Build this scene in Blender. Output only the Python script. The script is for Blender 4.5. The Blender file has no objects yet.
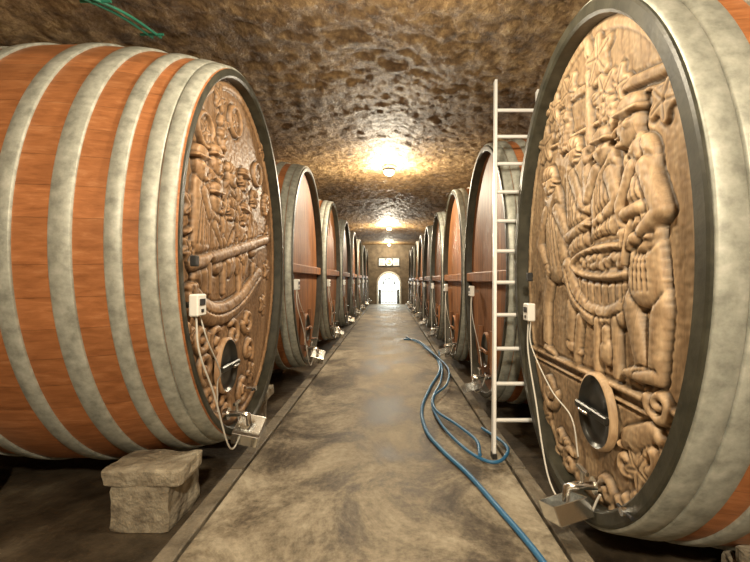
import bpy, math, random
import numpy as np
from mathutils import Vector, noise, Matrix
random.seed(4); rng=np.random.default_rng(3)
S=bpy.context.scene
S.view_settings.view_transform='Standard'
F=400.0; VX=389.0; VY=280.0; HC=1.5     # photogrammetric survey constants (focal px, vanishing point, eye height)
def floor_pt(px,py,z=0.0):
    y=F*(HC-z)/(py-VY); return ((px-VX)/F*y, y, z)
def side_pt(px,py,a):                    # point on a vertical plane x=a
    y=F*a/(px-VX); return (a, y, HC+(VY-py)*y/F)

# ---------------- materials ----------------
def mat(name):
    m=bpy.data.materials.new(name); m.use_nodes=True
    nt=m.node_tree; b=nt.nodes['Principled BSDF']; return m,nt,b
def N(nt,t,**k):
    n=nt.nodes.new(t)
    for a,v in k.items():
        if a in n.inputs: n.inputs[a].default_value=v
        else: setattr(n,a,v)
    return n
def ramp(nt,stops):
    r=nt.nodes.new('ShaderNodeValToRGB'); e=r.color_ramp.elements
    while len(e)<len(stops): e.new(0.5)
    for i,(p,c) in enumerate(stops): e[i].position=p; e[i].color=(*c,1)
    return r
def coords(nt,scale=(1,1,1)):
    tc=nt.nodes.new('ShaderNodeTexCoord'); mp=nt.nodes.new('ShaderNodeMapping')
    mp.inputs['Scale'].default_value=scale
    nt.links.new(tc.outputs['Object'],mp.inputs['Vector']); return tc,mp.outputs['Vector']
def noisy(name,stops,scale=5,detail=6,rough=.6,metal=0,bump=.3,bscale=None,cs=(1,1,1),dist=.02,spec=.5):
    m,nt,b=mat(name); tc,v=coords(nt,cs)
    n=N(nt,'ShaderNodeTexNoise',Scale=scale,Detail=detail,Roughness=.62); nt.links.new(v,n.inputs['Vector'])
    r=ramp(nt,stops); nt.links.new(n.outputs['Fac'],r.inputs['Fac']); nt.links.new(r.outputs['Color'],b.inputs['Base Color'])
    b.inputs['Roughness'].default_value=rough; b.inputs['Metallic'].default_value=metal
    b.inputs['Specular IOR Level'].default_value=spec
    n2=N(nt,'ShaderNodeTexNoise',Scale=bscale or scale*4,Detail=5); nt.links.new(v,n2.inputs['Vector'])
    bp=N(nt,'ShaderNodeBump',Strength=bump,Distance=dist); nt.links.new(n2.outputs['Fac'],bp.inputs['Height'])
    nt.links.new(bp.outputs['Normal'],b.inputs['Normal']); return m
def plain(name,c,rough=.5,metal=0,em=None,es=0):
    m,nt,b=mat(name); b.inputs['Base Color'].default_value=(*c,1); b.inputs['Roughness'].default_value=rough
    b.inputs['Metallic'].default_value=metal
    tc,v=coords(nt); n=N(nt,'ShaderNodeTexNoise',Scale=30.0); nt.links.new(v,n.inputs['Vector'])
    bp=N(nt,'ShaderNodeBump',Strength=.05,Distance=.01); nt.links.new(n.outputs['Fac'],bp.inputs['Height']); nt.links.new(bp.outputs['Normal'],b.inputs['Normal'])
    if em: b.inputs['Emission Color'].default_value=(*em,1); b.inputs['Emission Strength'].default_value=es
    return m
def seams(nt,val,count,width):
    """0 on a seam, 1 elsewhere, from a scalar socket"""
    a=N(nt,'ShaderNodeMath',operation='MULTIPLY'); nt.links.new(val,a.inputs[0]); a.inputs[1].default_value=count
    f=N(nt,'ShaderNodeMath',operation='FRACT'); nt.links.new(a.outputs[0],f.inputs[0])
    s=N(nt,'ShaderNodeMath',operation='SUBTRACT'); nt.links.new(f.outputs[0],s.inputs[0]); s.inputs[1].default_value=.5
    ab=N(nt,'ShaderNodeMath',operation='ABSOLUTE'); nt.links.new(s.outputs[0],ab.inputs[0])
    mr=N(nt,'ShaderNodeMapRange'); nt.links.new(ab.outputs[0],mr.inputs['Value'])
    mr.inputs['From Min'].default_value=.5-width; mr.inputs['From Max'].default_value=.5
    mr.inputs['To Min'].default_value=1; mr.inputs['To Max'].default_value=0
    fl=N(nt,'ShaderNodeMath',operation='FLOOR'); nt.links.new(a.outputs[0],fl.inputs[0])
    return mr.outputs[0],fl.outputs[0]
def woodmat(name,stops,grain,radial,count,width,rough,tone=.25,bstr=.3,groove_shade_blotch=False,smin=.35):
    m,nt,b=mat(name); tc,v=coords(nt,grain)
    n=N(nt,'ShaderNodeTexNoise',Scale=4.0,Detail=8.0,Roughness=.65,Distortion=.4); nt.links.new(v,n.inputs['Vector'])
    r=ramp(nt,stops); nt.links.new(n.outputs['Fac'],r.inputs['Fac'])
    sp=nt.nodes.new('ShaderNodeSeparateXYZ'); nt.links.new(tc.outputs['Object'],sp.inputs[0])
    if radial:
        k=N(nt,'ShaderNodeMath',operation='MULTIPLY'); nt.links.new(sp.outputs['Z'],k.inputs[0]); k.inputs[1].default_value=.8
        at=N(nt,'ShaderNodeMath',operation='ARCTAN2'); nt.links.new(k.outputs[0],at.inputs[0]); nt.links.new(sp.outputs['Y'],at.inputs[1]); val=at.outputs[0]
    else: val=sp.outputs['Y']
    s,idx=seams(nt,val,count,width)
    wn=nt.nodes.new('ShaderNodeTexWhiteNoise'); wn.noise_dimensions='1D'; nt.links.new(idx,wn.inputs['W'])
    mr=N(nt,'ShaderNodeMapRange'); nt.links.new(wn.outputs['Value'],mr.inputs['Value']); mr.inputs['To Min'].default_value=1-tone; mr.inputs['To Max'].default_value=1.05
    mx=N(nt,'ShaderNodeMath',operation='MULTIPLY'); nt.links.new(mr.outputs[0],mx.inputs[0])
    sm=N(nt,'ShaderNodeMapRange'); nt.links.new(s,sm.inputs['Value']); sm.inputs['To Min'].default_value=smin
    nt.links.new(sm.outputs[0],mx.inputs[1]); fac=mx.outputs[0]
    if groove_shade_blotch:      # AO-like shade painted into carved grooves, raised edges lightened, plus random blotches
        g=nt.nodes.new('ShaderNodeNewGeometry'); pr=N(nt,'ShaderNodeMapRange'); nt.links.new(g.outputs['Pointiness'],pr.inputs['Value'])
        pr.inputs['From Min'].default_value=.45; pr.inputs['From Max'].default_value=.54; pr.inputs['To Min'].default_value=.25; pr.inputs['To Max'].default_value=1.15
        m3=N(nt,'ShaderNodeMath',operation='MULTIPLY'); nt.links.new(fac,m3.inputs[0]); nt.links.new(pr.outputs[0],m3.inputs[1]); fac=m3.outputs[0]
        nb=N(nt,'ShaderNodeTexNoise',Scale=2.6,Detail=5.0); nt.links.new(tc.outputs['Object'],nb.inputs['Vector'])
        pb=N(nt,'ShaderNodeMapRange'); nt.links.new(nb.outputs['Fac'],pb.inputs['Value']); pb.inputs['From Min'].default_value=.36; pb.inputs['From Max'].default_value=.6; pb.inputs['To Min'].default_value=.7; pb.inputs['To Max'].default_value=1
        m4=N(nt,'ShaderNodeMath',operation='MULTIPLY'); nt.links.new(fac,m4.inputs[0]); nt.links.new(pb.outputs[0],m4.inputs[1]); fac=m4.outputs[0]
    mc=N(nt,'ShaderNodeMix',data_type='RGBA',blend_type='MULTIPLY'); mc.inputs[0].default_value=1
    nt.links.new(r.outputs['Color'],mc.inputs[6]); nt.links.new(fac,mc.inputs[7])
    nt.links.new(mc.outputs[2],b.inputs['Base Color']); b.inputs['Roughness'].default_value=rough
    ad=N(nt,'ShaderNodeMath',operation='ADD'); nt.links.new(s,ad.inputs[0])
    m2=N(nt,'ShaderNodeMath',operation='MULTIPLY'); nt.links.new(n.outputs['Fac'],m2.inputs[0]); m2.inputs[1].default_value=.5; nt.links.new(m2.outputs[0],ad.inputs[1])
    bp=N(nt,'ShaderNodeBump',Strength=bstr,Distance=.008); nt.links.new(ad.outputs[0],bp.inputs['Height']); nt.links.new(bp.outputs['Normal'],b.inputs['Normal'])
    return m
M_stave=woodmat('stave_oak',[(.3,(.28,.10,.034)),(.55,(.43,.165,.06)),(.75,(.56,.26,.115))],(1.2,7,7),True,8.5,.02,.42,.2,.2,smin=.6)
M_head=woodmat('head_oak',[(.3,(.15,.055,.018)),(.55,(.31,.125,.04)),(.75,(.45,.21,.08))],(7,7,.9),False,7.0,.03,.58,.35)
M_carve=woodmat('carved_oak',[(.28,(.29,.18,.095)),(.55,(.50,.345,.20)),(.75,(.63,.47,.30))],(6,6,1.2),False,3.5,.008,.55,.10,.15,groove_shade_blotch=True,smin=.7)
M_carve2=woodmat('carved_oak_dark',[(.28,(.26,.14,.065)),(.55,(.45,.27,.14)),(.75,(.58,.38,.22))],(6,6,1.2),False,3.5,.008,.52,.12,.15,groove_shade_blotch=True,smin=.7)
M_hoop=noisy('galvanised_hoop',[(.3,(.23,.235,.20)),(.55,(.40,.405,.35)),(.75,(.55,.55,.49))],14,9,.5,.2,.12,70,dist=.003)
M_rim=noisy('rim_paint',[(.3,(.018,.018,.012)),(.7,(.055,.052,.036))],8,5,.45,0,.3,40,dist=.005)
M_steel=plain('stainless_steel',(.78,.78,.76),.16,1)
M_dark=plain('manway_iron',(.06,.06,.055),.28,.7)
M_brass=plain('brass',(.6,.42,.15),.3,1)
M_white=plain('white_plastic',(.8,.79,.74),.4)
M_cable=plain('cable_grey',(.62,.6,.54),.5)
M_black=plain('black_rubber',(.02,.02,.02),.5)
M_blue=plain('blue_hose_rubber',(.035,.15,.30),.38)
M_green=plain('green_paint',(.02,.16,.10),.4)
M_alu=plain('aluminium',(.88,.88,.86),.38,.2)
M_stone=noisy('sandstone',[(.3,(.15,.12,.085)),(.55,(.30,.26,.19)),(.75,(.45,.40,.31))],7,9,.85,0,.8,18,dist=.035)
M_lamp=plain('lamp_glass',(1,.95,.8),.3,0,(1,.88,.62),9)
M_day=plain('daylight_glass',(1,1,1),.3,0,(.93,1,.97),1.8)
BM=[M_stave,M_hoop,M_rim,M_head,M_carve,M_steel,M_dark,M_brass,M_white,M_cable,M_black]
STAVE,HOOP,RIM,HEAD,CARVE,STEEL,DARK,BRASS,WHITE,CABLE,BLACK=range(11)

# ---------------- mesh builder ----------------
class MB:
    def __init__(s): s.v=[];s.f=[];s.m=[];s.sm=[]
    def add(s,v,f,m=0,smooth=True):
        o=len(s.v); s.v+= [tuple(p) for p in v]; s.f+=[tuple(i+o for i in q) for q in f]
        s.m+=[m]*len(f); s.sm+=[smooth]*len(f)
    def box(s,c,d,m=0,rot=None,bev=.0):
        v=[]
        if bev<=0: bev=min(d)*.06
        hx,hy,hz=[k/2 for k in d]; idx={}
        for sx in(-1,1):
            for sy in(-1,1):
                for sz in(-1,1):
                    for ax in range(3):
                        p=[sx*(hx-bev),sy*(hy-bev),sz*(hz-bev)]
                        p[ax]=(sx*hx,sy*hy,sz*hz)[ax]
                        idx[(sx,sy,sz,ax)]=len(v); v.append(Vector(p))
        f=[]
        for ax in range(3):
            o=[k for k in range(3) if k!=ax]
            for sg in(-1,1):
                q=[]
                for a,b in((-1,-1),(1,-1),(1,1),(-1,1)):
                    k=[0,0,0];k[ax]=sg;k[o[0]]=a;k[o[1]]=b; q.append(idx[(*k,ax)])
                f.append(q)
            for a in(-1,1):
                for b in(-1,1):
                    k1=[0,0,0];k1[ax]=-1;k1[o[0]]=a;k1[o[1]]=b;k2=list(k1);k2[ax]=1
                    f.append([idx[(*k1,o[0])],idx[(*k2,o[0])],idx[(*k2,o[1])],idx[(*k1,o[1])]])
        for sx in(-1,1):
            for sy in(-1,1):
                for sz in(-1,1): f.append([idx[(sx,sy,sz,a)] for a in range(3)])
        if rot is not None: v=[rot@p for p in v]
        s.add([p+Vector(c) for p in v],f,m,False)
    def tube(s,pts,r,m=0,n=10,cap=True):
        P=[Vector(p) for p in pts]; rs=r if isinstance(r,(list,tuple)) else [r]*len(P)
        v=[];f=[];prev=None
        for i,p in enumerate(P):
            t=(P[min(i+1,len(P)-1)]-P[max(i-1,0)]).normalized()
            a=prev if prev is not None else (Vector((0,0,1)) if abs(t.z)<.9 else Vector((1,0,0)))
            u=(a-t*a.dot(t)).normalized(); prev=u; w=t.cross(u)
            for k in range(n):
                th=2*math.pi*k/n; v.append(p+(u*math.cos(th)+w*math.sin(th))*rs[i])
        for i in range(len(P)-1):
            for k in range(n):
                f.append((i*n+k,i*n+(k+1)%n,(i+1)*n+(k+1)%n,(i+1)*n+k))
        s.add(v,f,m)
        if cap:
            s.add(v[:n],[tuple(range(n))[::-1]],m,False); s.add(v[-n:],[tuple(range(n))],m,False)
    def sphere(s,c,r,m=0,n=12,sc=(1,1,1)):
        v=[];f=[]
        for i in range(n+1):
            a=math.pi*i/n
            for k in range(2*n):
                b=math.pi*k/n; v.append((c[0]+r*sc[0]*math.sin(a)*math.cos(b),c[1]+r*sc[1]*math.sin(a)*math.sin(b),c[2]+r*sc[2]*math.cos(a)))
        for i in range(n):
            for k in range(2*n): f.append((i*2*n+k,i*2*n+(k+1)%(2*n),(i+1)*2*n+(k+1)%(2*n),(i+1)*2*n+k))
        s.add(v,f,m)
    def rings(s,R,m=0,n=112,flip=False,smooth=True):   # R=[(x,ry,rz)]
        v=[(x,ry*math.cos(2*math.pi*k/n),rz*math.sin(2*math.pi*k/n)) for x,ry,rz in R for k in range(n)]
        f=[]
        for i in range(len(R)-1):
            for k in range(n):
                q=(i*n+k,i*n+(k+1)%n,(i+1)*n+(k+1)%n,(i+1)*n+k); f.append(q[::-1] if flip else q)
        s.add(v,f,m,smooth)
    def mesh(s,name,mats):
        me=bpy.data.meshes.new(name); me.from_pydata(s.v,[],s.f)
        for m in mats: me.materials.append(m)
        me.polygons.foreach_set('material_index',s.m); me.polygons.foreach_set('use_smooth',s.sm); me.update(); return me
    def obj(s,name,mats,loc=(0,0,0)):
        o=bpy.data.objects.new(name,s.mesh(name,mats)); S.collection.objects.link(o); o.location=loc; return o
def spline(pts,k=8):
    P=[Vector(p) for p in pts]; P=[P[0]*2-P[1]]+P+[P[-1]*2-P[-2]]; out=[]
    for i in range(1,len(P)-2):
        for j in range(k):
            t=j/k; a,b,c,d=P[i-1:i+3]
            out.append(.5*((2*b)+(c-a)*t+(2*a-5*b+4*c-d)*t*t+(3*b-a-3*c+d)*t**3))
    out.append(P[-2]); return out
def sp2(pts,k=5): return [tuple(p[:2]) for p in spline([(*p,0) for p in pts],k)]

# ---------------- relief carving ----------------
class Relief:
    def __init__(s,Ry,Rz,step=.006):
        s.u=np.arange(-Ry,Ry+step,step); s.w=np.arange(-Rz,Rz+step,step)
        s.U,s.W=np.meshgrid(s.u,s.w); s.H=np.zeros_like(s.U); s.st=[]
    def begin(s): s.st.append(s.H); s.H=np.full_like(s.U,-1.0)
    def end(s,level=0.0,groove=.013):
        L=s.H; old=s.st.pop(); m=L>-.5
        d=m.astype(float)
        for _ in range(4): d=np.maximum.reduce([d,np.roll(d,1,0)*.8,np.roll(d,-1,0)*.8,np.roll(d,1,1)*.8,np.roll(d,-1,1)*.8])
        s.H=np.where(m,np.maximum(L,0)+level,old-groove*d)
    def put(s,h,q): s.H=np.where(q>0,np.maximum(s.H,h),s.H)
    def cap(s,a,b,r1,r2,h,base=0):
        ax,ay=a;bx,by=b; dx,dy=bx-ax,by-ay; L=dx*dx+dy*dy+1e-9
        t=np.clip(((s.U-ax)*dx+(s.W-ay)*dy)/L,0,1)
        d=np.hypot(s.U-ax-t*dx,s.W-ay-t*dy)/(r1+(r2-r1)*t)
        q=np.clip(1-d**2,0,None); s.put(base+h*q**.42,q)
    def line(s,pts,r,h,base=0):
        for i in range(len(pts)-1): s.cap(pts[i],pts[i+1],r,r,h,base)
    def ell(s,c,ru,rw,h,rot=0,base=0,p=.45):
        x=s.U-c[0];y=s.W-c[1];ca,sa=math.cos(rot),math.sin(rot)
        q=np.clip(1-((x*ca+y*sa)/ru)**2-((-x*sa+y*ca)/rw)**2,0,None)
        s.put(base+h*q**p,q)
    def ring(s,c,ru,rw,t,h,a0=0,a1=2*math.pi):
        s.line([(c[0]+ru*math.cos(a),c[1]+rw*math.sin(a)) for a in np.linspace(a0,a1,60 if ru>.5 else 26)],t,h)
    def cut(s,pts,r,h):
        for i in range(len(pts)-1):
            (ax,ay),(bx,by)=pts[i],pts[i+1]; dx,dy=bx-ax,by-ay; L=dx*dx+dy*dy+1e-9
            t=np.clip(((s.U-ax)*dx+(s.W-ay)*dy)/L,0,1); d=np.hypot(s.U-ax-t*dx,s.W-ay-t*dy)/r
            s.H=np.where(s.H>-.5,s.H-h*np.exp(-d*d*1.5)*(1 if len(pts)<3 else .6),s.H)
    def spiral(s,c,r0,turns,t,h,sg=1,ph=0):
        pts=[]
        for k in np.linspace(0,1,30):
            a=ph+sg*turns*2*math.pi*k; r=r0*(1-.85*k); pts.append((c[0]+r*math.cos(a),c[1]+r*math.sin(a)))
        s.begin(); s.line(pts,t,h); s.end(0,.008)
    def grapes(s,c,w,hh,n=26,r=.026):
        s.begin(); s.ell(c,w*1.1,hh*1.1,.02)
        for i in range(n):
            y=random.uniform(-1,1); x=random.uniform(-1,1)*(1-.6*max(0,-y))
            s.ell((c[0]+x*w,c[1]+y*hh),r,r,.022,base=.014)
        s.end()
    def leaf(s,c,r,rot=0):
        s.begin(); s.ell(c,r*.7,r*.7,.018,p=.2)
        for k in range(5):
            a=rot+k*2*math.pi/5; s.cap(c,(c[0]+r*.85*math.cos(a),c[1]+r*.85*math.sin(a)),r*.5,r*.27,.02)
        for k in range(5):
            a=rot+k*2*math.pi/5; s.cut([c,(c[0]+r*.9*math.cos(a),c[1]+r*.9*math.sin(a))],.007,.010)
        s.end(0,.008)
    def face(s,c,r,look,hat=True,lv=.012):
        s.begin()
        s.ell(c,r*.78,r*1.05,.045)
        s.cap((c[0]+look*r*.55,c[1]+.02),(c[0]+look*r*.98,c[1]-r*.22),r*.09,r*.13,.04)
        s.cap((c[0]+look*r*.35,c[1]-r*.78),(c[0]+look*r*.62,c[1]-r*.78),r*.22,r*.18,.04)
        s.cap((c[0]+look*r*.6,c[1]-r*.45),(c[0]+look*r*.84,c[1]-r*.42),r*.1,r*.08,.036)
        s.cut([(c[0]+look*r*.28,c[1]+r*.18),(c[0]+look*r*.66,c[1]+r*.14)],.011,.018)
        s.cut([(c[0]+look*r*.4,c[1]-r*.5),(c[0]+look*r*.82,c[1]-r*.52)],.008,.014)
        s.ell((c[0]-look*r*.25,c[1]-r*.05),r*.14,r*.24,.01,base=.045)
        s.end(lv)
        if hat:
            s.begin(); s.ell((c[0]-look*r*.12,c[1]+r*.75),r*.86,r*.55,.05)
            s.cap((c[0]-look*r*.9,c[1]+r*.45),(c[0]+look*r*.8,c[1]+r*.62),r*.14,r*.12,.053); s.end(lv+.002)
        else:
            s.begin(); s.ell((c[0]-look*r*.22,c[1]+r*.6),r*.82,r*.55,.04)
            s.end(lv+.002,.004)
            for k in range(5): s.cut([(c[0]-look*r*.22+(k-2)*r*.3,c[1]+r*1.1),(c[0]-look*r*(.4)+(k-2)*r*.3,c[1]+r*.3)],.008,.01)
    def limb(s,P,r,h=.035,lv=.012,hand=True,foot=0,taper=.35):
        s.begin(); n=len(P)-1
        for i in range(n):
            a=r*(1-taper*i/n); b=r*(1-taper*(i+1)/n); s.cap(P[i],P[i+1],a,b,h)
        s.end(lv)
        e=P[-1]; s.begin()
        if foot: s.cap(e,(e[0]+foot*.13,e[1]-.025),.042,.028,h)
        elif hand:
            s.ell(e,.042,.036,h*1.05)
            d=Vector((e[0]-P[-2][0],e[1]-P[-2][1])).normalized()
            for k in(-1,0,1): s.cap(e,(e[0]+d.x*.07-d.y*.018*k,e[1]+d.y*.07+d.x*.018*k),.014,.01,h)
        else: s.cap(e,e,r*.5,r*.5,.01)
        s.end(lv+.003,.005)
    def torso(s,neck,hip,w1,w2,h=.04,lv=.006,folds=5):
        s.begin(); s.cap(neck,hip,w1,w2,h)
        for k in range(folds):
            t=(k-(folds-1)/2)/folds*1.5
            s.cut([(neck[0]+t*w1*.6,neck[1]-.06-.02*(k%2)),(hip[0]+t*w2+random.uniform(-.02,.02),hip[1]-.03)],.009,.010)
        s.end(lv)
    def man(s,head,neck,hip,look,arms,legs,r=.10,w=.13,hat=True,w2=None):
        for L in legs: s.limb(L,.078,.035,0,foot=look)
        s.begin(); s.cap(head,neck,r*.42,r*.5,.03); s.end(.004)
        s.torso(neck,hip,w,w2 or w*1.05)
        s.face(head,r,look,hat)
        for A in arms: s.limb(A,.055)
    def emit(s,mb,x0,Ry,Rz,m):
        a=rng.normal(size=s.H.shape)
        for _ in range(6): a=(a+np.roll(a,1,0)+np.roll(a,-1,0)+np.roll(a,1,1)+np.roll(a,-1,1))/5
        H=s.H
        for _ in range(2): H=(4*H+np.roll(H,1,0)+np.roll(H,-1,0)+np.roll(H,1,1)+np.roll(H,-1,1))/8
        H=H*1.05+a*.006
        ok=(s.U/Ry)**2+(s.W/Rz)**2<1
        idx=-np.ones(s.H.shape,int); idx[ok]=np.arange(ok.sum())
        v=np.stack([x0+H[ok],s.U[ok],s.W[ok]],1).tolist()
        q=np.stack([idx[:-1,:-1],idx[:-1,1:],idx[1:,1:],idx[1:,:-1]],-1).reshape(-1,4); q=q[(q>=0).all(1)].tolist()
        mb.add(v,q,m,True)

# ---------------- barrels ----------------
L_BAR=2.3; RECESS=.10
def bulge(t,b): return 1+b*(1-((t-L_BAR/2)/(L_BAR/2))**2)
HS=[(.012,.10),(.108,.20),(.29,.38),(.55,.67),(.87,.97)]
HSR=[(.012,.12),(.128,.25),(.36,.45),(.60,.70),(.90,1.0)]
def barrel(Ry,Rz,b,thick,carve=None,door=(0,-1.0),boxpos=None,hs=HS):
    mb=MB()
    ts=np.linspace(0,L_BAR,25)
    mb.rings([(-t,Ry*bulge(t,b)-.006,Rz*bulge(t,b)-.006) for t in ts],STAVE)
    mb.rings([(-.03,Ry,Rz),(0,Ry-.006,Rz-.006),(.004,Ry-.02,Rz-.02),(.004,Ry-thick+.015,Rz-thick+.015),(-.012,Ry-thick,Rz-thick),(-RECESS-.03,Ry-thick,Rz-thick)],RIM,flip=True,smooth=False)
    hs=hs+[(L_BAR-q,L_BAR-p) for p,q in hs]
    for p,q in hs:
        k=[p,p,p+.006,(p+q)/2,q-.006,q,q]; o=[-.006,.006,.011,.012,.011,.006,-.006]
        mb.rings([(-t,Ry*bulge(t,b)+d,Rz*bulge(t,b)+d) for t,d in zip(k,o)],HOOP,n=128)
    mb.rings([(-L_BAR,Ry-.006,Rz-.006),(-L_BAR,Ry-thick,Rz-thick),(-L_BAR+.08,Ry-thick,Rz-thick),(-L_BAR+.08,.01,.01)],HEAD,flip=False,smooth=False)
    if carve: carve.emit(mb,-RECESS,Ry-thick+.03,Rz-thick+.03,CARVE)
    else:
        mb.rings([(-RECESS,Ry-thick+.01,Rz-thick+.01),(-RECESS+.012,(Ry-thick)*.6,(Rz-thick)*.6),(-RECESS+.015,.01,.01)],HEAD,flip=True)
        mb.box((-RECESS+.045,0,-.06),(.07,2*(Ry-thick)*.985,.13),HEAD,bev=.012)
        for s in(-1,1): mb.box((-RECESS+.04,s*.30,-.95),(.05,.07,.5),HEAD)
    dy,dz=door; w,h=.16,.21
    def arch(k): return [(w*k*math.cos(a),h*k*math.sin(a)*(1.0 if math.sin(a)>0 else .8)) for a in np.linspace(0,2*math.pi,40,endpoint=False)]
    x0=-RECESS+.02
    prof=[(0,1.2),(.035,1.18),(.042,1.1),(.025,1.0),(.01,.96),(.02,.5),(.022,.02)]
    v=[];f=[]
    for i,(dx,k) in enumerate(prof):
        v+=[(x0+dx,dy+a,dz+c) for a,c in arch(k)]
        if i:
            for j in range(40): f.append(((i-1)*40+j,(i-1)*40+(j+1)%40,i*40+(j+1)%40,i*40+j))
    mb.add(v,f[:80],CARVE if carve else HEAD); mb.add(v,f[80:],DARK)
    mb.box((x0+.05,dy,dz+.02),(.03,.36,.045),DARK if carve else HEAD,bev=.008)
    mb.tube([(x0+.02,dy,dz+.02),(x0+.10,dy,dz+.02)],.014,DARK); mb.tube([(x0+.095,dy-.05,dz+.02),(x0+.095,dy+.05,dz+.02)],.009,STEEL)
    ty,tz=dy,-Rz+.20
    mb.tube([(x0-.05,ty,tz+.04),(x0+.14,ty,tz+.04),(x0+.19,ty,tz+.03),(x0+.20,ty,tz-.05)],[.026,.024,.024,.022],STEEL)
    mb.tube([(x0+.10,ty,tz+.04),(x0+.10,ty,tz+.12)],.012,STEEL); mb.box((x0+.10,ty,tz+.13),(.02,.12,.022),STEEL)
    mb.tube([(x0+.0,ty,tz+.04),(x0+.035,ty,tz+.04)],.05,STEEL,16)
    R=Matrix.Rotation(.35,3,'X')@Matrix.Rotation(.25,3,'Y')
    c=Vector((x0+.20,ty,tz-.09)); T=.007
    for off,d in [((0,0,-.05),(.2,.24,T)),((.1,0,0),(T,.24,.10)),((-.1,0,0),(T,.24,.10)),((0,.12,0),(.2,T,.10)),((0,-.12,0),(.2,T,.10))]:
        mb.box(c+R@Vector(off),d,STEEL,rot=R,bev=.002)
    mb.tube([(x0,ty+.42,tz+.13),(x0+.12,ty+.42,tz+.13)],.02,STEEL); mb.tube([(x0+.1,ty+.36,tz+.13),(x0+.1,ty+.48,tz+.13)],.01,BLACK)
    if boxpos:
        by,bz=boxpos; bx=.03
        mb.box((bx,by,bz),(.06,.12,.14),WHITE,bev=.008); mb.box((bx+.032,by,bz+.02),(.006,.07,.04),BLACK,bev=.001)
        mb.box((bx+.032,by,bz-.035),(.006,.03,.02),DARK,bev=.001)
        mb.box((-.02,by,bz),(.09,.03,.04),STEEL)
        if carve: mb.box((.02,by+(-.02),bz+.28),(.04,.05,.07),BLACK,bev=.006)
        cb=spline([(bx,by-.02,bz-.07),(bx+.01,by+.0,bz-.3),(bx+.03,by+(ty-by)*.25,bz-.62),(bx+.04,by+(ty-by)*.6,tz-.12),(bx,ty+.02,tz-.14),(x0+.06,ty+.12,tz+.05)])
        mb.tube(cb,.0065,CABLE,6)
        cb=spline([(bx,by+.03,bz-.07),(bx+.02,by+.1*(1 if ty>by else -1),bz-.25),(bx+.0,by+(ty-by)*.5,bz-.5),(x0+.05,ty-.25,tz+.35),(x0+.03,ty-.2,tz+.12)])
        mb.tube(cb,.005,CABLE,6)
    return mb

XL=-1.25; YL=3.55; ZL=1.72; RyL,RzL=1.19,1.54; SL=2.8
XR=1.15;  YR=2.545; ZR=1.60; RyR,RzR=1.12,1.54; SR=2.44

rl=Relief(RyL,RzL)
def PL(px,py): x,y,z=side_pt(px,py,XL-RECESS); return (y-YL,z-ZL)
rr=Relief(RyR,RzR)     # right head is rotated 180 deg about z : local y = -(world y - YR)
def PR(px,py): x,y,z=side_pt(px,py,XR+RECESS); return (-(y-YR),z-ZR)

def left_relief(r):
    th=.07
    r.ring((0,0),RyL-th-.05,RzL-th-.05,.03,.02)
    for i,(px,py,q) in enumerate([(190,205,.1),(267,235,.1),(266,270,.1),(187,250,.08),(219,98,.1),(262,150,.1),(188,335,.08),(262,305,.1),(250,372,.1)]):
        r.leaf(PL(px,py),q,i*.7)
    for (px,py,q) in [(204,130,.12),(234,122,.12),(256,175,.11)]:
        c=PL(px,py); r.begin(); r.ell(c,q*1.1,q*1.1,.012,p=.1); r.ring(c,q,q,.018,.03); r.end(); r.leaf(c,q*.6)
    r.begin(); r.line([PL(184,232),PL(207,222),PL(212,142)],.018,.025); r.end()
    r.man(PL(198,165),PL(199,188),PL(199,240),1,[[PL(200,192),PL(205,215),PL(212,206)]],[[PL(197,245),PL(195,278),PL(196,305)],[PL(201,245),PL(203,275),PL(202,302)]],.11,.12)
    for i,(hx,hy,lk,q) in enumerate([(214,162,1,.10),(229,176,1,.095),(242,182,-1,.10),(252,200,-1,.09),(213,200,1,.105),(228,210,-1,.10),(241,216,-1,.10)]):
        h=PL(hx,hy); r.torso((h[0],h[1]-.16),(h[0]+.03*lk,h[1]-.42),.12,.15,.035,.004+.003*(i>3),3)
        r.face(h,q,lk,hat=(i%2==0),lv=.008+.004*(i>3))
        if i!=3:
            r.limb([(h[0]-.03*lk,h[1]-.2),(h[0]+.10*lk,h[1]-.36),(h[0]+.2*lk,h[1]-.22)],.045,.03,.014)
            r.begin(); r.cap((h[0]+.2*lk,h[1]-.2),(h[0]+.2*lk,h[1]-.12),.028,.036,.04); r.end(.014)
    r.begin(); r.line([PL(190,264),PL(264,240)],.05,.035); r.end(.012)
    for px in (207,222,238,252): r.begin(); r.cap(PL(px,266),PL(px,292),.04,.03,.03); r.end(.002)
    pts=sp2([PL(191,296),PL(205,312),PL(222,313),PL(240,300),PL(257,276)])
    r.begin(); r.line(pts,.09,.035); r.cut(pts,.01,.02); r.end(.006)
    for i,(px,py) in enumerate([(200,338),(214,344),(232,334),(246,320),(204,368),(247,350),(207,398),(241,392),(224,408)]):
        r.spiral(PL(px,py),.12,1.2,.03,.032,1 if i%2 else -1,i*1.1)
    r.grapes(PL(222,135),.07,.12); r.grapes(PL(264,205),.06,.10); r.grapes(PL(190,300),.05,.1)
left_relief(rl)

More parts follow.
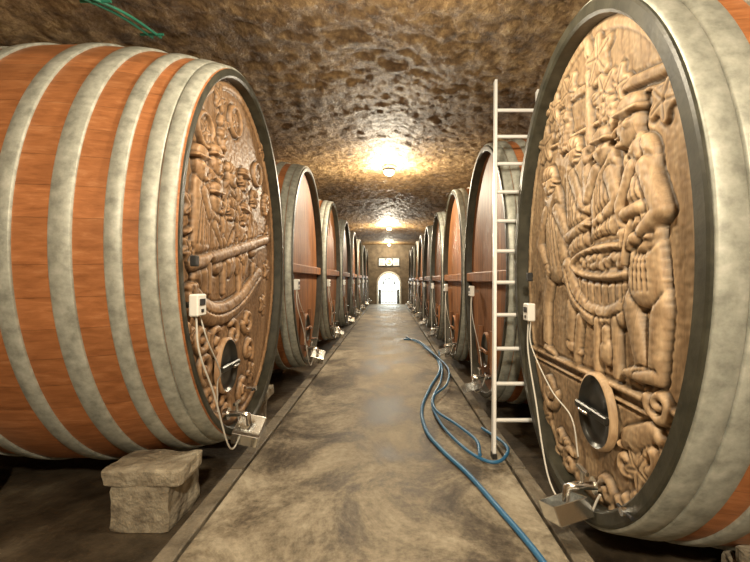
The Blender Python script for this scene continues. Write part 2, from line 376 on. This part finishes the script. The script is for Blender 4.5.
def right_relief(r):
    r.ring((0,0),RyR-.09-.04,RzR-.09-.04,.026,.014)
    r.begin(); r.line([PR(540,118),PR(600,80)],.03,.025); r.end(); r.begin(); r.line([PR(548,150),PR(600,122)],.015,.018); r.end()
    r.begin(); r.line([PR(590,40),PR(593,215)],.03,.03); r.end()
    r.begin(); r.line([PR(596,98),PR(672,66)],.032,.028); r.line([PR(598,108),PR(676,80)],.012,.02); r.end()
    for i,(px,py) in enumerate([(556,108),(570,92),(600,58),(620,84),(606,92),(547,146),(666,100)]): r.leaf(PR(px,py),.10+.02*(i%3),i*.8)
    r.grapes(PR(566,132),.09,.13,34); r.grapes(PR(611,122),.07,.12,30)
    r.man(PR(578,152),PR(578,172),PR(581,245),1,[[PR(577,176),PR(586,205),PR(598,210)]],[],.095,.13,False)
    r.man(PR(606,150),PR(607,170),PR(608,235),-1,[[PR(600,172),PR(592,198),PR(591,160)],[PR(614,174),PR(622,202),PR(606,218)]],[],.10,.14,True)
    r.man(PR(553,182),PR(555,204),PR(559,262),1,[[PR(550,212),PR(543,245),PR(552,268)],[PR(560,210),PR(572,238),PR(588,226)]],[[PR(560,268),PR(575,282),PR(572,345)],[PR(554,268),PR(549,300),PR(549,348)]],.11,.15,False)
    tub=sp2([PR(px,py) for px,py in [(570,268),(577,294),(592,312),(612,318),(632,306),(645,284),(649,260)]])
    r.begin(); r.ell(PR(610,274),.36,.22,.022,p=.2); r.line(tub,.075,.035)
    for px in range(583,642,7): r.cut([PR(px,268),PR(px+1,302)],.008,.012)
    r.cut(tub,.010,.018); r.end(.004)
    r.begin(); r.ell(PR(610,262),.40,.085,.02,p=.15); r.ring(PR(610,262),.40,.085,.024,.035); r.end(.010)
    r.grapes(PR(611,262),.30,.03,40)
    for a,b in [((582,318),(578,368)),((600,322),(600,370)),((618,322),(620,376)),((636,310),(641,378))]: r.begin(); r.cap(PR(*a),PR(*b),.04,.032,.03); r.end()
    r.begin(); r.ell(PR(610,352),.06,.08,.04); r.cap(PR(610,340),PR(610,330),.03,.035,.035); r.end(.004)
    r.limb([PR(646,262),PR(635,308),PR(648,374)],.075,.038,.004,foot=-1); r.limb([PR(656,262),PR(664,310),PR(660,378)],.072,.038,.006,foot=-1)
    r.begin(); r.cap(PR(649,238),PR(650,280),.115,.135,.04)
    for k in range(4): r.cut(sp2([PR(644+2.5*k,240),PR(642+4*k,262),PR(641+5*k,290)],3),.010,.014)
    r.end(.010)
    r.torso(PR(644,160),PR(650,232),.125,.105,.045,.014,3)
    r.begin(); r.line([PR(642,238),PR(658,236)],.018,.05); r.end(.014)
    r.begin(); r.cap(PR(636,128),PR(642,156),.05,.06,.035); r.end(.012)
    r.face(PR(634,124),.115,-1,True,.016)
    r.limb([PR(638,168),PR(626,206),PR(630,234)],.05,.04,.014); r.limb([PR(652,166),PR(668,210),PR(644,238)],.055,.045,.02)
    r.begin(); r.line([PR(632,264),PR(640,214)],.016,.04); r.end(.02); r.begin(); r.line([PR(634,214),PR(649,207)],.04,.045); r.end(.022)
    z=PR(600,378)[1]; r.begin(); r.line([(-.95,z),(.95,z)],.02,.026); r.end(); r.begin(); r.line([(-.9,z-.07),(.9,z-.07)],.009,.016); r.end()
    for sg in(-1,1):
        r.spiral((sg*.58+.05,z-.26),.14,1.5,.032,.03,sg,0); r.spiral((sg*.34+.05,z-.66),.12,1.3,.03,.03,-sg,1)
        r.leaf((sg*.66+.03,z-.5),.11,.4)
    for i,(px,py) in enumerate([(563,438),(572,462),(628,462),(662,405),(610,492)]):
        r.spiral(PR(px,py),.09,1.2,.026,.032,1 if i%2 else -1,i)
    r.begin(); r.cap(PR(632,440),PR(655,432),.07,.05,.035); r.cap(PR(655,432),PR(664,442),.045,.03,.03); r.end(); r.leaf(PR(640,470),.1,1)
right_relief(rr)

dl=PL(222,368); dr=PR(603,415)
b=barrel(RyL,RzL,.11,.07,rl,door=dl,boxpos=(side_pt(193,305,XL)[1]-YL,side_pt(193,305,XL)[2]-ZL))
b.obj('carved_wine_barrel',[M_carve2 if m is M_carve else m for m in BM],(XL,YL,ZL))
b=barrel(RyR,RzR,.07,.09,rr,door=dr,boxpos=(-(side_pt(533,312,XR)[1]-YR),side_pt(533,312,XR)[2]-ZR),hs=HSR)
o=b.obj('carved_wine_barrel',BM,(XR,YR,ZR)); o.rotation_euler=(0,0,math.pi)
ml=barrel(RyL,RzL,.08,.07,None,door=(0,-1.0),boxpos=(-1.06,-.28)).mesh('oak_wine_barrel',BM)
mr=barrel(RyR,RzR,.07,.07,None,door=(0,-1.0),boxpos=(-.45,-.25)).mesh('oak_wine_barrel',BM)
for k in range(1,8):
    o=bpy.data.objects.new('oak_wine_barrel',ml); S.collection.objects.link(o); o.location=(XL,YL+SL*k,ZL)
for k in range(1,9):
    o=bpy.data.objects.new('oak_wine_barrel',mr); S.collection.objects.link(o); o.location=(XR,YR+SR*k,ZR); o.rotation_euler=(0,0,math.pi)

# stone supports: rough block + wedge slab each side
def rough_box(mb,c,d,m,seed,n=9):
    v=[];f=[]; idx={}
    for i in range(n+1):
        for j in range(n+1):
            for k in range(n+1):
                if 0<i<n and 0<j<n and 0<k<n: continue
                p=Vector(((i/n-.5)*d[0],(j/n-.5)*d[1],(k/n-.5)*d[2]))
                e=sum(1 for q in (i,j,k) if q in(0,n))
                if e>1: p*= (1-.025*(e-1))
                nv=noise.noise_vector(p*5+Vector((seed,seed*2,0)))*.016+noise.noise_vector(p*14+Vector((seed,seed*2,0)))*.008; nv.z*= (0 if k==0 else 1)
                idx[(i,j,k)]=len(v); v.append(p+nv+Vector(c))
    for a in range(n):
        for b_ in range(n):
            for s in(0,n):
                f.append([idx[(s,a,b_)],idx[(s,a+1,b_)],idx[(s,a+1,b_+1)],idx[(s,a,b_+1)]])
                f.append([idx[(a,s,b_)],idx[(a+1,s,b_)],idx[(a+1,s,b_+1)],idx[(a,s,b_+1)]])
                f.append([idx[(a,b_,s)],idx[(a+1,b_,s)],idx[(a+1,b_+1,s)],idx[(a,b_+1,s)]])
    mb.add(v,f,m,False)
FZ=-.10
def supports(X,Y,sg,seed,first=False):
    for fb in(0,1):
        x=X+sg*((.33 if first else .75) if fb==0 else L_BAR-.5)
        for e in(-1,1):
            mb=MB()
            if first:
                rough_box(mb,(0,e*.82,FZ+.15),(.38,.42,.30),0,seed+e+fb)
                rough_box(mb,(-sg*.02,e*.88,FZ+.30+.05),(.50,.32,.10),0,seed+3+e+fb)
            else:
                rough_box(mb,(0,e*.66,FZ+.11),(.38,.36,.22),0,seed+e+fb)
                rough_box(mb,(0,e*.72,FZ+.27),(.44,.26,.10),0,seed+3+e+fb)
            mb.obj('stone_barrel_support',[M_stone],(x,Y,0))
for k in range(8): supports(XL,YL+SL*k,-1,k*3.1,k==0)
for k in range(9): supports(XR,YR+SR*k,1,k*2.3+50)

# ---------------- room ----------------
YB,YE=-4.0,25.0; HW=5.3
def vault_z(x,crown=3.72): return .8+(crown-.8)*max(0,1-abs(x/HW)**2.6)**.385
xs=list(-HW*np.cos(np.linspace(0,.22,14)*math.pi))
x_in=-xs[-1]; xs=xs[:-1]+list(np.linspace(-x_in,x_in,190))+[-q for q in xs[:-1]][::-1]
ys=np.concatenate([np.linspace(YB,0,60),np.linspace(.035,11,290),np.linspace(11.08,YE,170)])
v=[];f=[]
for y in ys:
    for x in xs:
        z=vault_z(x)
        p=Vector((x,y,z))
        c=noise.noise(p*1.6)*.02+noise.noise(Vector((x*7,y*6,z*7)))*.022+noise.noise(p*15)*.018
        v.append((x-x/HW*.6*c,y,z+c))
nx_=len(xs)
for i in range(len(ys)-1):
    for j in range(nx_-1): f.append((i*nx_+j,(i+1)*nx_+j,(i+1)*nx_+j+1,i*nx_+j+1))
mb=MB(); mb.add(v,f,0,True)
m,nt,bs=mat('vault_rubble_plaster'); tc,vv=coords(nt,(1,.75,1))
vo=N(nt,'ShaderNodeTexVoronoi',Scale=9.0,feature='SMOOTH_F1')
n0=N(nt,'ShaderNodeTexNoise',Scale=6.0,Detail=4.0); nt.links.new(vv,n0.inputs['Vector'])
va=N(nt,'ShaderNodeVectorMath',operation='MULTIPLY_ADD'); nt.links.new(n0.outputs['Color'],va.inputs[0]); va.inputs[1].default_value=(.25,.25,.25); nt.links.new(vv,va.inputs[2])
nt.links.new(va.outputs[0],vo.inputs['Vector'])
n1=N(nt,'ShaderNodeTexNoise',Scale=22.0,Detail=9.0,Roughness=.72); nt.links.new(vv,n1.inputs['Vector'])
mxv=N(nt,'ShaderNodeMath',operation='MULTIPLY_ADD'); nt.links.new(vo.outputs['Distance'],mxv.inputs[0]); mxv.inputs[1].default_value=-.42; nt.links.new(n1.outputs['Fac'],mxv.inputs[2])
r=ramp(nt,[(.08,(.085,.047,.018)),(.25,(.21,.125,.052)),(.42,(.38,.25,.115)),(.6,(.62,.46,.25))]); nt.links.new(mxv.outputs[0],r.inputs['Fac'])
n3=N(nt,'ShaderNodeTexNoise',Scale=.9,Detail=6.0); nt.links.new(vv,n3.inputs['Vector'])
r3=ramp(nt,[(.35,(.5,.46,.42)),(.6,(1,1,1))]); nt.links.new(n3.outputs['Fac'],r3.inputs['Fac'])
mc=N(nt,'ShaderNodeMix',data_type='RGBA',blend_type='MULTIPLY'); mc.inputs[0].default_value=1; nt.links.new(r.outputs['Color'],mc.inputs[6]); nt.links.new(r3.outputs['Color'],mc.inputs[7])
nt.links.new(mc.outputs[2],bs.inputs['Base Color'])
bp=N(nt,'ShaderNodeBump',Strength=1.0,Distance=.06); nt.links.new(mxv.outputs[0],bp.inputs['Height']); nt.links.new(bp.outputs['Normal'],bs.inputs['Normal'])
bs.inputs['Roughness'].default_value=.6; bs.inputs['Specular IOR Level'].default_value=.4
M_vault=m
mb.obj('ceiling',[M_vault])
M_wall=noisy('rough_wall',[(.3,(.10,.065,.035)),(.7,(.34,.25,.15))],4,8,.8,0,.8,12,dist=.04)
for nm,sx in(('wall_left',-1),('wall_right',1)):
    mb=MB(); mb.box((sx*(HW+.1),(YB+YE)/2,.55),(.2,YE-YB,1.3),0); mb.obj(nm,[M_wall])
mb=MB(); mb.box((0,YB-.1,1.8),(2*HW+.4,.2,4.2),0); mb.obj('wall_back',[M_wall])
M_end=noisy('end_wall_plaster',[(.3,(.07,.05,.03)),(.7,(.20,.155,.10))],3,7,.8,0,.4,20)
mb=MB(); DW,DH=.72,1.25
n=24; arc=[(DW*math.cos(a),DH+DW*math.sin(a)) for a in np.linspace(0,math.pi,n+1)]
arc=[(DW,-.1)]+arc+[(-DW,-.1)]
outer=[]
for (x,z) in arc:
    if z<=DH+1e-6: outer.append(((HW+.2)*(1 if x>0 else -1),z))
    else: outer.append((x/DW*(HW+.2) ,4.0 if abs(x)<DW*.9 else 3.0))
v=[(x,YE,z) for x,z in arc]+[(x,YE,z) for x,z in outer]+[(x,YE+.5,z) for x,z in arc]
k=len(arc); f=[(i,i+1,k+i+1,k+i) for i in range(k-1)]+[(i,i+1,2*k+i+1,2*k+i) for i in range(k-1)]
mb.add(v,f,0,False)
mb.obj('wall_end',[M_end])
mb=MB(); mb.tube([(x,YE-.03,z) for x,z in arc],.07,0,8); mb.obj('trim_1',[plain('pale_stone',(.62,.60,.52),.6)])
g=MB()
v=[(x,YE+.42,z) for x,z in arc]; g.add(v,[tuple(range(len(v)))],0,False)
for i in range(-3,4):
    x=i*.19; zt=DH+math.sqrt(max(0,DW*DW-x*x))-.02; g.tube([(x,YE+.3,0),(x,YE+.3,zt)],.018,1,6)
for z in(.1,.75,1.25): g.box((0,YE+.3,z),(DW*1.96,.03,.045),1)
g.tube([(.36*math.cos(a),YE+.3,1.25+.36*math.sin(a)) for a in np.linspace(0,math.pi,16)],.02,1,6)
for sx in(-1,1): g.box((sx*.60,YE+.26,.45),(.20,.05,.90),1)
g.obj('door_1',[M_day,M_dark,M_white])
mb=MB(); mb.box((0,YE-.05,2.62),(1.35,.06,.55),1,bev=.02)
for s in(-1,1): mb.box((s*.44,YE-.085,2.62),(.36,.02,.42),0)
mb.tube([(0,YE-.12,2.62),(0,YE-.09,2.62)],.23,0,24); mb.tube([(0,YE-.135,2.62),(0,YE-.115,2.62)],.15,2,24)
for s in(-1,1):
    for z in(2.5,2.62,2.74): mb.box((s*.44,YE-.1,z),(.26,.01,.04),1)
mb.obj('emblem_sign',[M_white,M_dark,M_brass])
m,nt,bs=mat('worn_concrete'); tc,vv=coords(nt,(1,.8,1))
n1=N(nt,'ShaderNodeTexNoise',Scale=1.5,Detail=10.0,Roughness=.72,Distortion=.5); nt.links.new(vv,n1.inputs['Vector'])
n2=N(nt,'ShaderNodeTexNoise',Scale=26.0,Detail=6.0,Roughness=.7); nt.links.new(vv,n2.inputs['Vector'])
ma=N(nt,'ShaderNodeMath',operation='MULTIPLY_ADD'); nt.links.new(n2.outputs['Fac'],ma.inputs[0]); ma.inputs[1].default_value=.22; nt.links.new(n1.outputs['Fac'],ma.inputs[2])
r=ramp(nt,[(.50,(.045,.034,.022)),(.57,(.12,.096,.066)),(.63,(.22,.185,.13)),(.76,(.42,.37,.28))]); nt.links.new(ma.outputs[0],r.inputs['Fac']); nt.links.new(r.outputs['Color'],bs.inputs['Base Color'])
rr_=ramp(nt,[(.42,(.5,)*3),(.6,(.75,)*3)]); nt.links.new(n1.outputs['Fac'],rr_.inputs['Fac']); nt.links.new(rr_.outputs['Color'],bs.inputs['Roughness'])
bs.inputs['Specular IOR Level'].default_value=.35
bp=N(nt,'ShaderNodeBump',Strength=.4,Distance=.015); nt.links.new(ma.outputs[0],bp.inputs['Height']); nt.links.new(bp.outputs['Normal'],bs.inputs['Normal'])
M_floor=m
M_side=noisy('shade_darkened_concrete',[(.35,(.02,.014,.008)),(.55,(.065,.048,.03)),(.75,(.16,.13,.09))],2.5,9,.5,0,.5,15)  # side floor colour darkened to stand in for shadow under the barrels
EL,ER=-1.14,.97
mb=MB(); mb.box(((EL+ER)/2,(YB+YE+.5)/2,-.1),(ER-EL,YE+.5-YB,.2),0,bev=.012); mb.box((0,(YB+YE)/2,FZ-.15),(2*HW,YE-YB,.3),1); mb.obj('floor',[M_floor,M_side])
mb=MB()
M_curb=noisy('curb_stone',[(.3,(.08,.065,.045)),(.7,(.26,.22,.16))],5,8,.6,0,.5,30)
for x in(EL-.075,ER+.075):
    y=YB
    while y<YE-.1:
        l=min(1.18,YE-y-.02); mb.box((x,y+l/2,-.05),(.11,l,.10),0,bev=.008); y+=1.2
mb.obj('trim_2',[M_curb])

# ---------------- ladder ----------------
mb=MB()
b0=Vector((.885,3.38,0)); t0=Vector((1.125,4.22,3.60)); wv=Vector((.44,0,0))
ax=(t0-b0).normalized()
def beam(mb,a,b,w,d,m):
    a=Vector(a);b=Vector(b);z=(b-a).normalized();x=Vector((1,0,0));x=(x-z*x.dot(z)).normalized();y=z.cross(x)
    R=Matrix((x,y,z)).transposed(); mb.box((a+b)/2,(w,d,(b-a).length),m,rot=R,bev=.004)
for o in(0,1):
    beam(mb,b0+wv*o,t0+wv*o-(ax*.12*o),.028,.062,0)
    mb.box(b0+wv*o+Vector((0,0,.02)),(.038,.075,.045),1)
Ln=(t0-b0).length; k=.30
while k<Ln-.1:
    c=b0+ax*k; mb.tube([c,c+wv],.018,0,10); k+=.305
mb.obj('aluminium_ladder',[M_alu,M_black])

# ---------------- hoses ----------------
def hose(name,px,r,m,z=.02):
    mb=MB(); mb.tube(spline([floor_pt(a,b_,z) for a,b_ in px],10),r,0,10); return mb.obj(name,[m])
hose('blue_hose',[(404,339),(418,341),(432,352),(440,368),(430,388),(422,408),(426,430),(442,450),(468,474),(500,510),(530,545),(560,585)],.019,M_blue)
hose('blue_hose',[(406,337),(424,346),(440,362),(441,380),(432,400),(440,422),(462,446),(484,460),(500,461),(508,450),(500,440),(482,428)],.014,M_blue,.045)
hose('blue_hose',[(424,347),(436,356),(448,368),(447,384),(434,396),(436,410),(456,424),(476,440),(480,455)],.014,M_blue,.075)
mb=MB()
for d in(0,.07):
    mb.tube(spline([(-1.98+d,3.35,3.53),(-2.05+d,3.0,3.50),(-2.25+d,2.6,3.46),(-2.45+d,1.9,3.44)]),.011,0,8)
mb.tube([(-1.86,3.3,3.525),(-2.05,3.3,3.525)],.010,0,8); mb.tube([(-1.98,2.85,3.485),(-2.2,2.85,3.485)],.010,0,8)
mb.obj('green_pipe',[M_green])

# ---------------- lamps ----------------
def lamp(y,power,x=0.0,drop=.34):
    mb=MB(); z=vault_z(x)
    mb.tube([(0,0,z+.03),(0,0,z-.06)],.13,0,24); mb.tube([(0,0,z-.06),(0,0,z-.09)],[.12,.10],0,24)
    mb.sphere((0,0,z-.11),.10,1,12,(1,1,.75))
    for a in range(4):
        an=a*math.pi/4
        mb.tube([(.115*math.cos(an)*math.cos(t),.115*math.sin(an)*math.cos(t),z-.10-.09*math.sin(t)) for t in np.linspace(0,math.pi,12)],.004,0,5)
    mb.obj('bulkhead_ceiling_lamp',[M_steel,M_lamp],(x,y,0))
    l=bpy.data.lights.new('lamp_light','POINT'); l.energy=power; l.color=(1,.875,.66); l.shadow_soft_size=.12
    o=bpy.data.objects.new('lamp_light',l); S.collection.objects.link(o); o.location=(x,y,z-drop)
lamp(-1.2,680,drop=.6); lamp(2.3,170,drop=.6); lamp(7.8,370,drop=.4); lamp(16.4,470,drop=.4); lamp(23.8,220)  # second lamp is unseen, added to brighten the near barrel heads
l=bpy.data.lights.new('doorway_daylight','AREA'); l.energy=60; l.size=1.2; l.color=(.9,1,.95)
o=bpy.data.objects.new('doorway_daylight',l); S.collection.objects.link(o); o.location=(0,YE+.2,1.1); o.rotation_euler=(math.radians(-90),0,0)

w=bpy.data.worlds.new('World'); S.world=w; w.use_nodes=True; w.node_tree.nodes['Background'].inputs[0].default_value=(.5,.4,.25,1); w.node_tree.nodes['Background'].inputs[1].default_value=.3
cam=bpy.data.cameras.new('camera'); cam.lens=36*F/750; cam.sensor_width=36; cam.shift_x=-(VX-375)/750; cam.shift_y=-(281-VY)/750; cam.clip_start=.05
o=bpy.data.objects.new('camera',cam); S.collection.objects.link(o); o.location=(0,0,HC); o.rotation_euler=(math.radians(90),0,0); S.camera=o
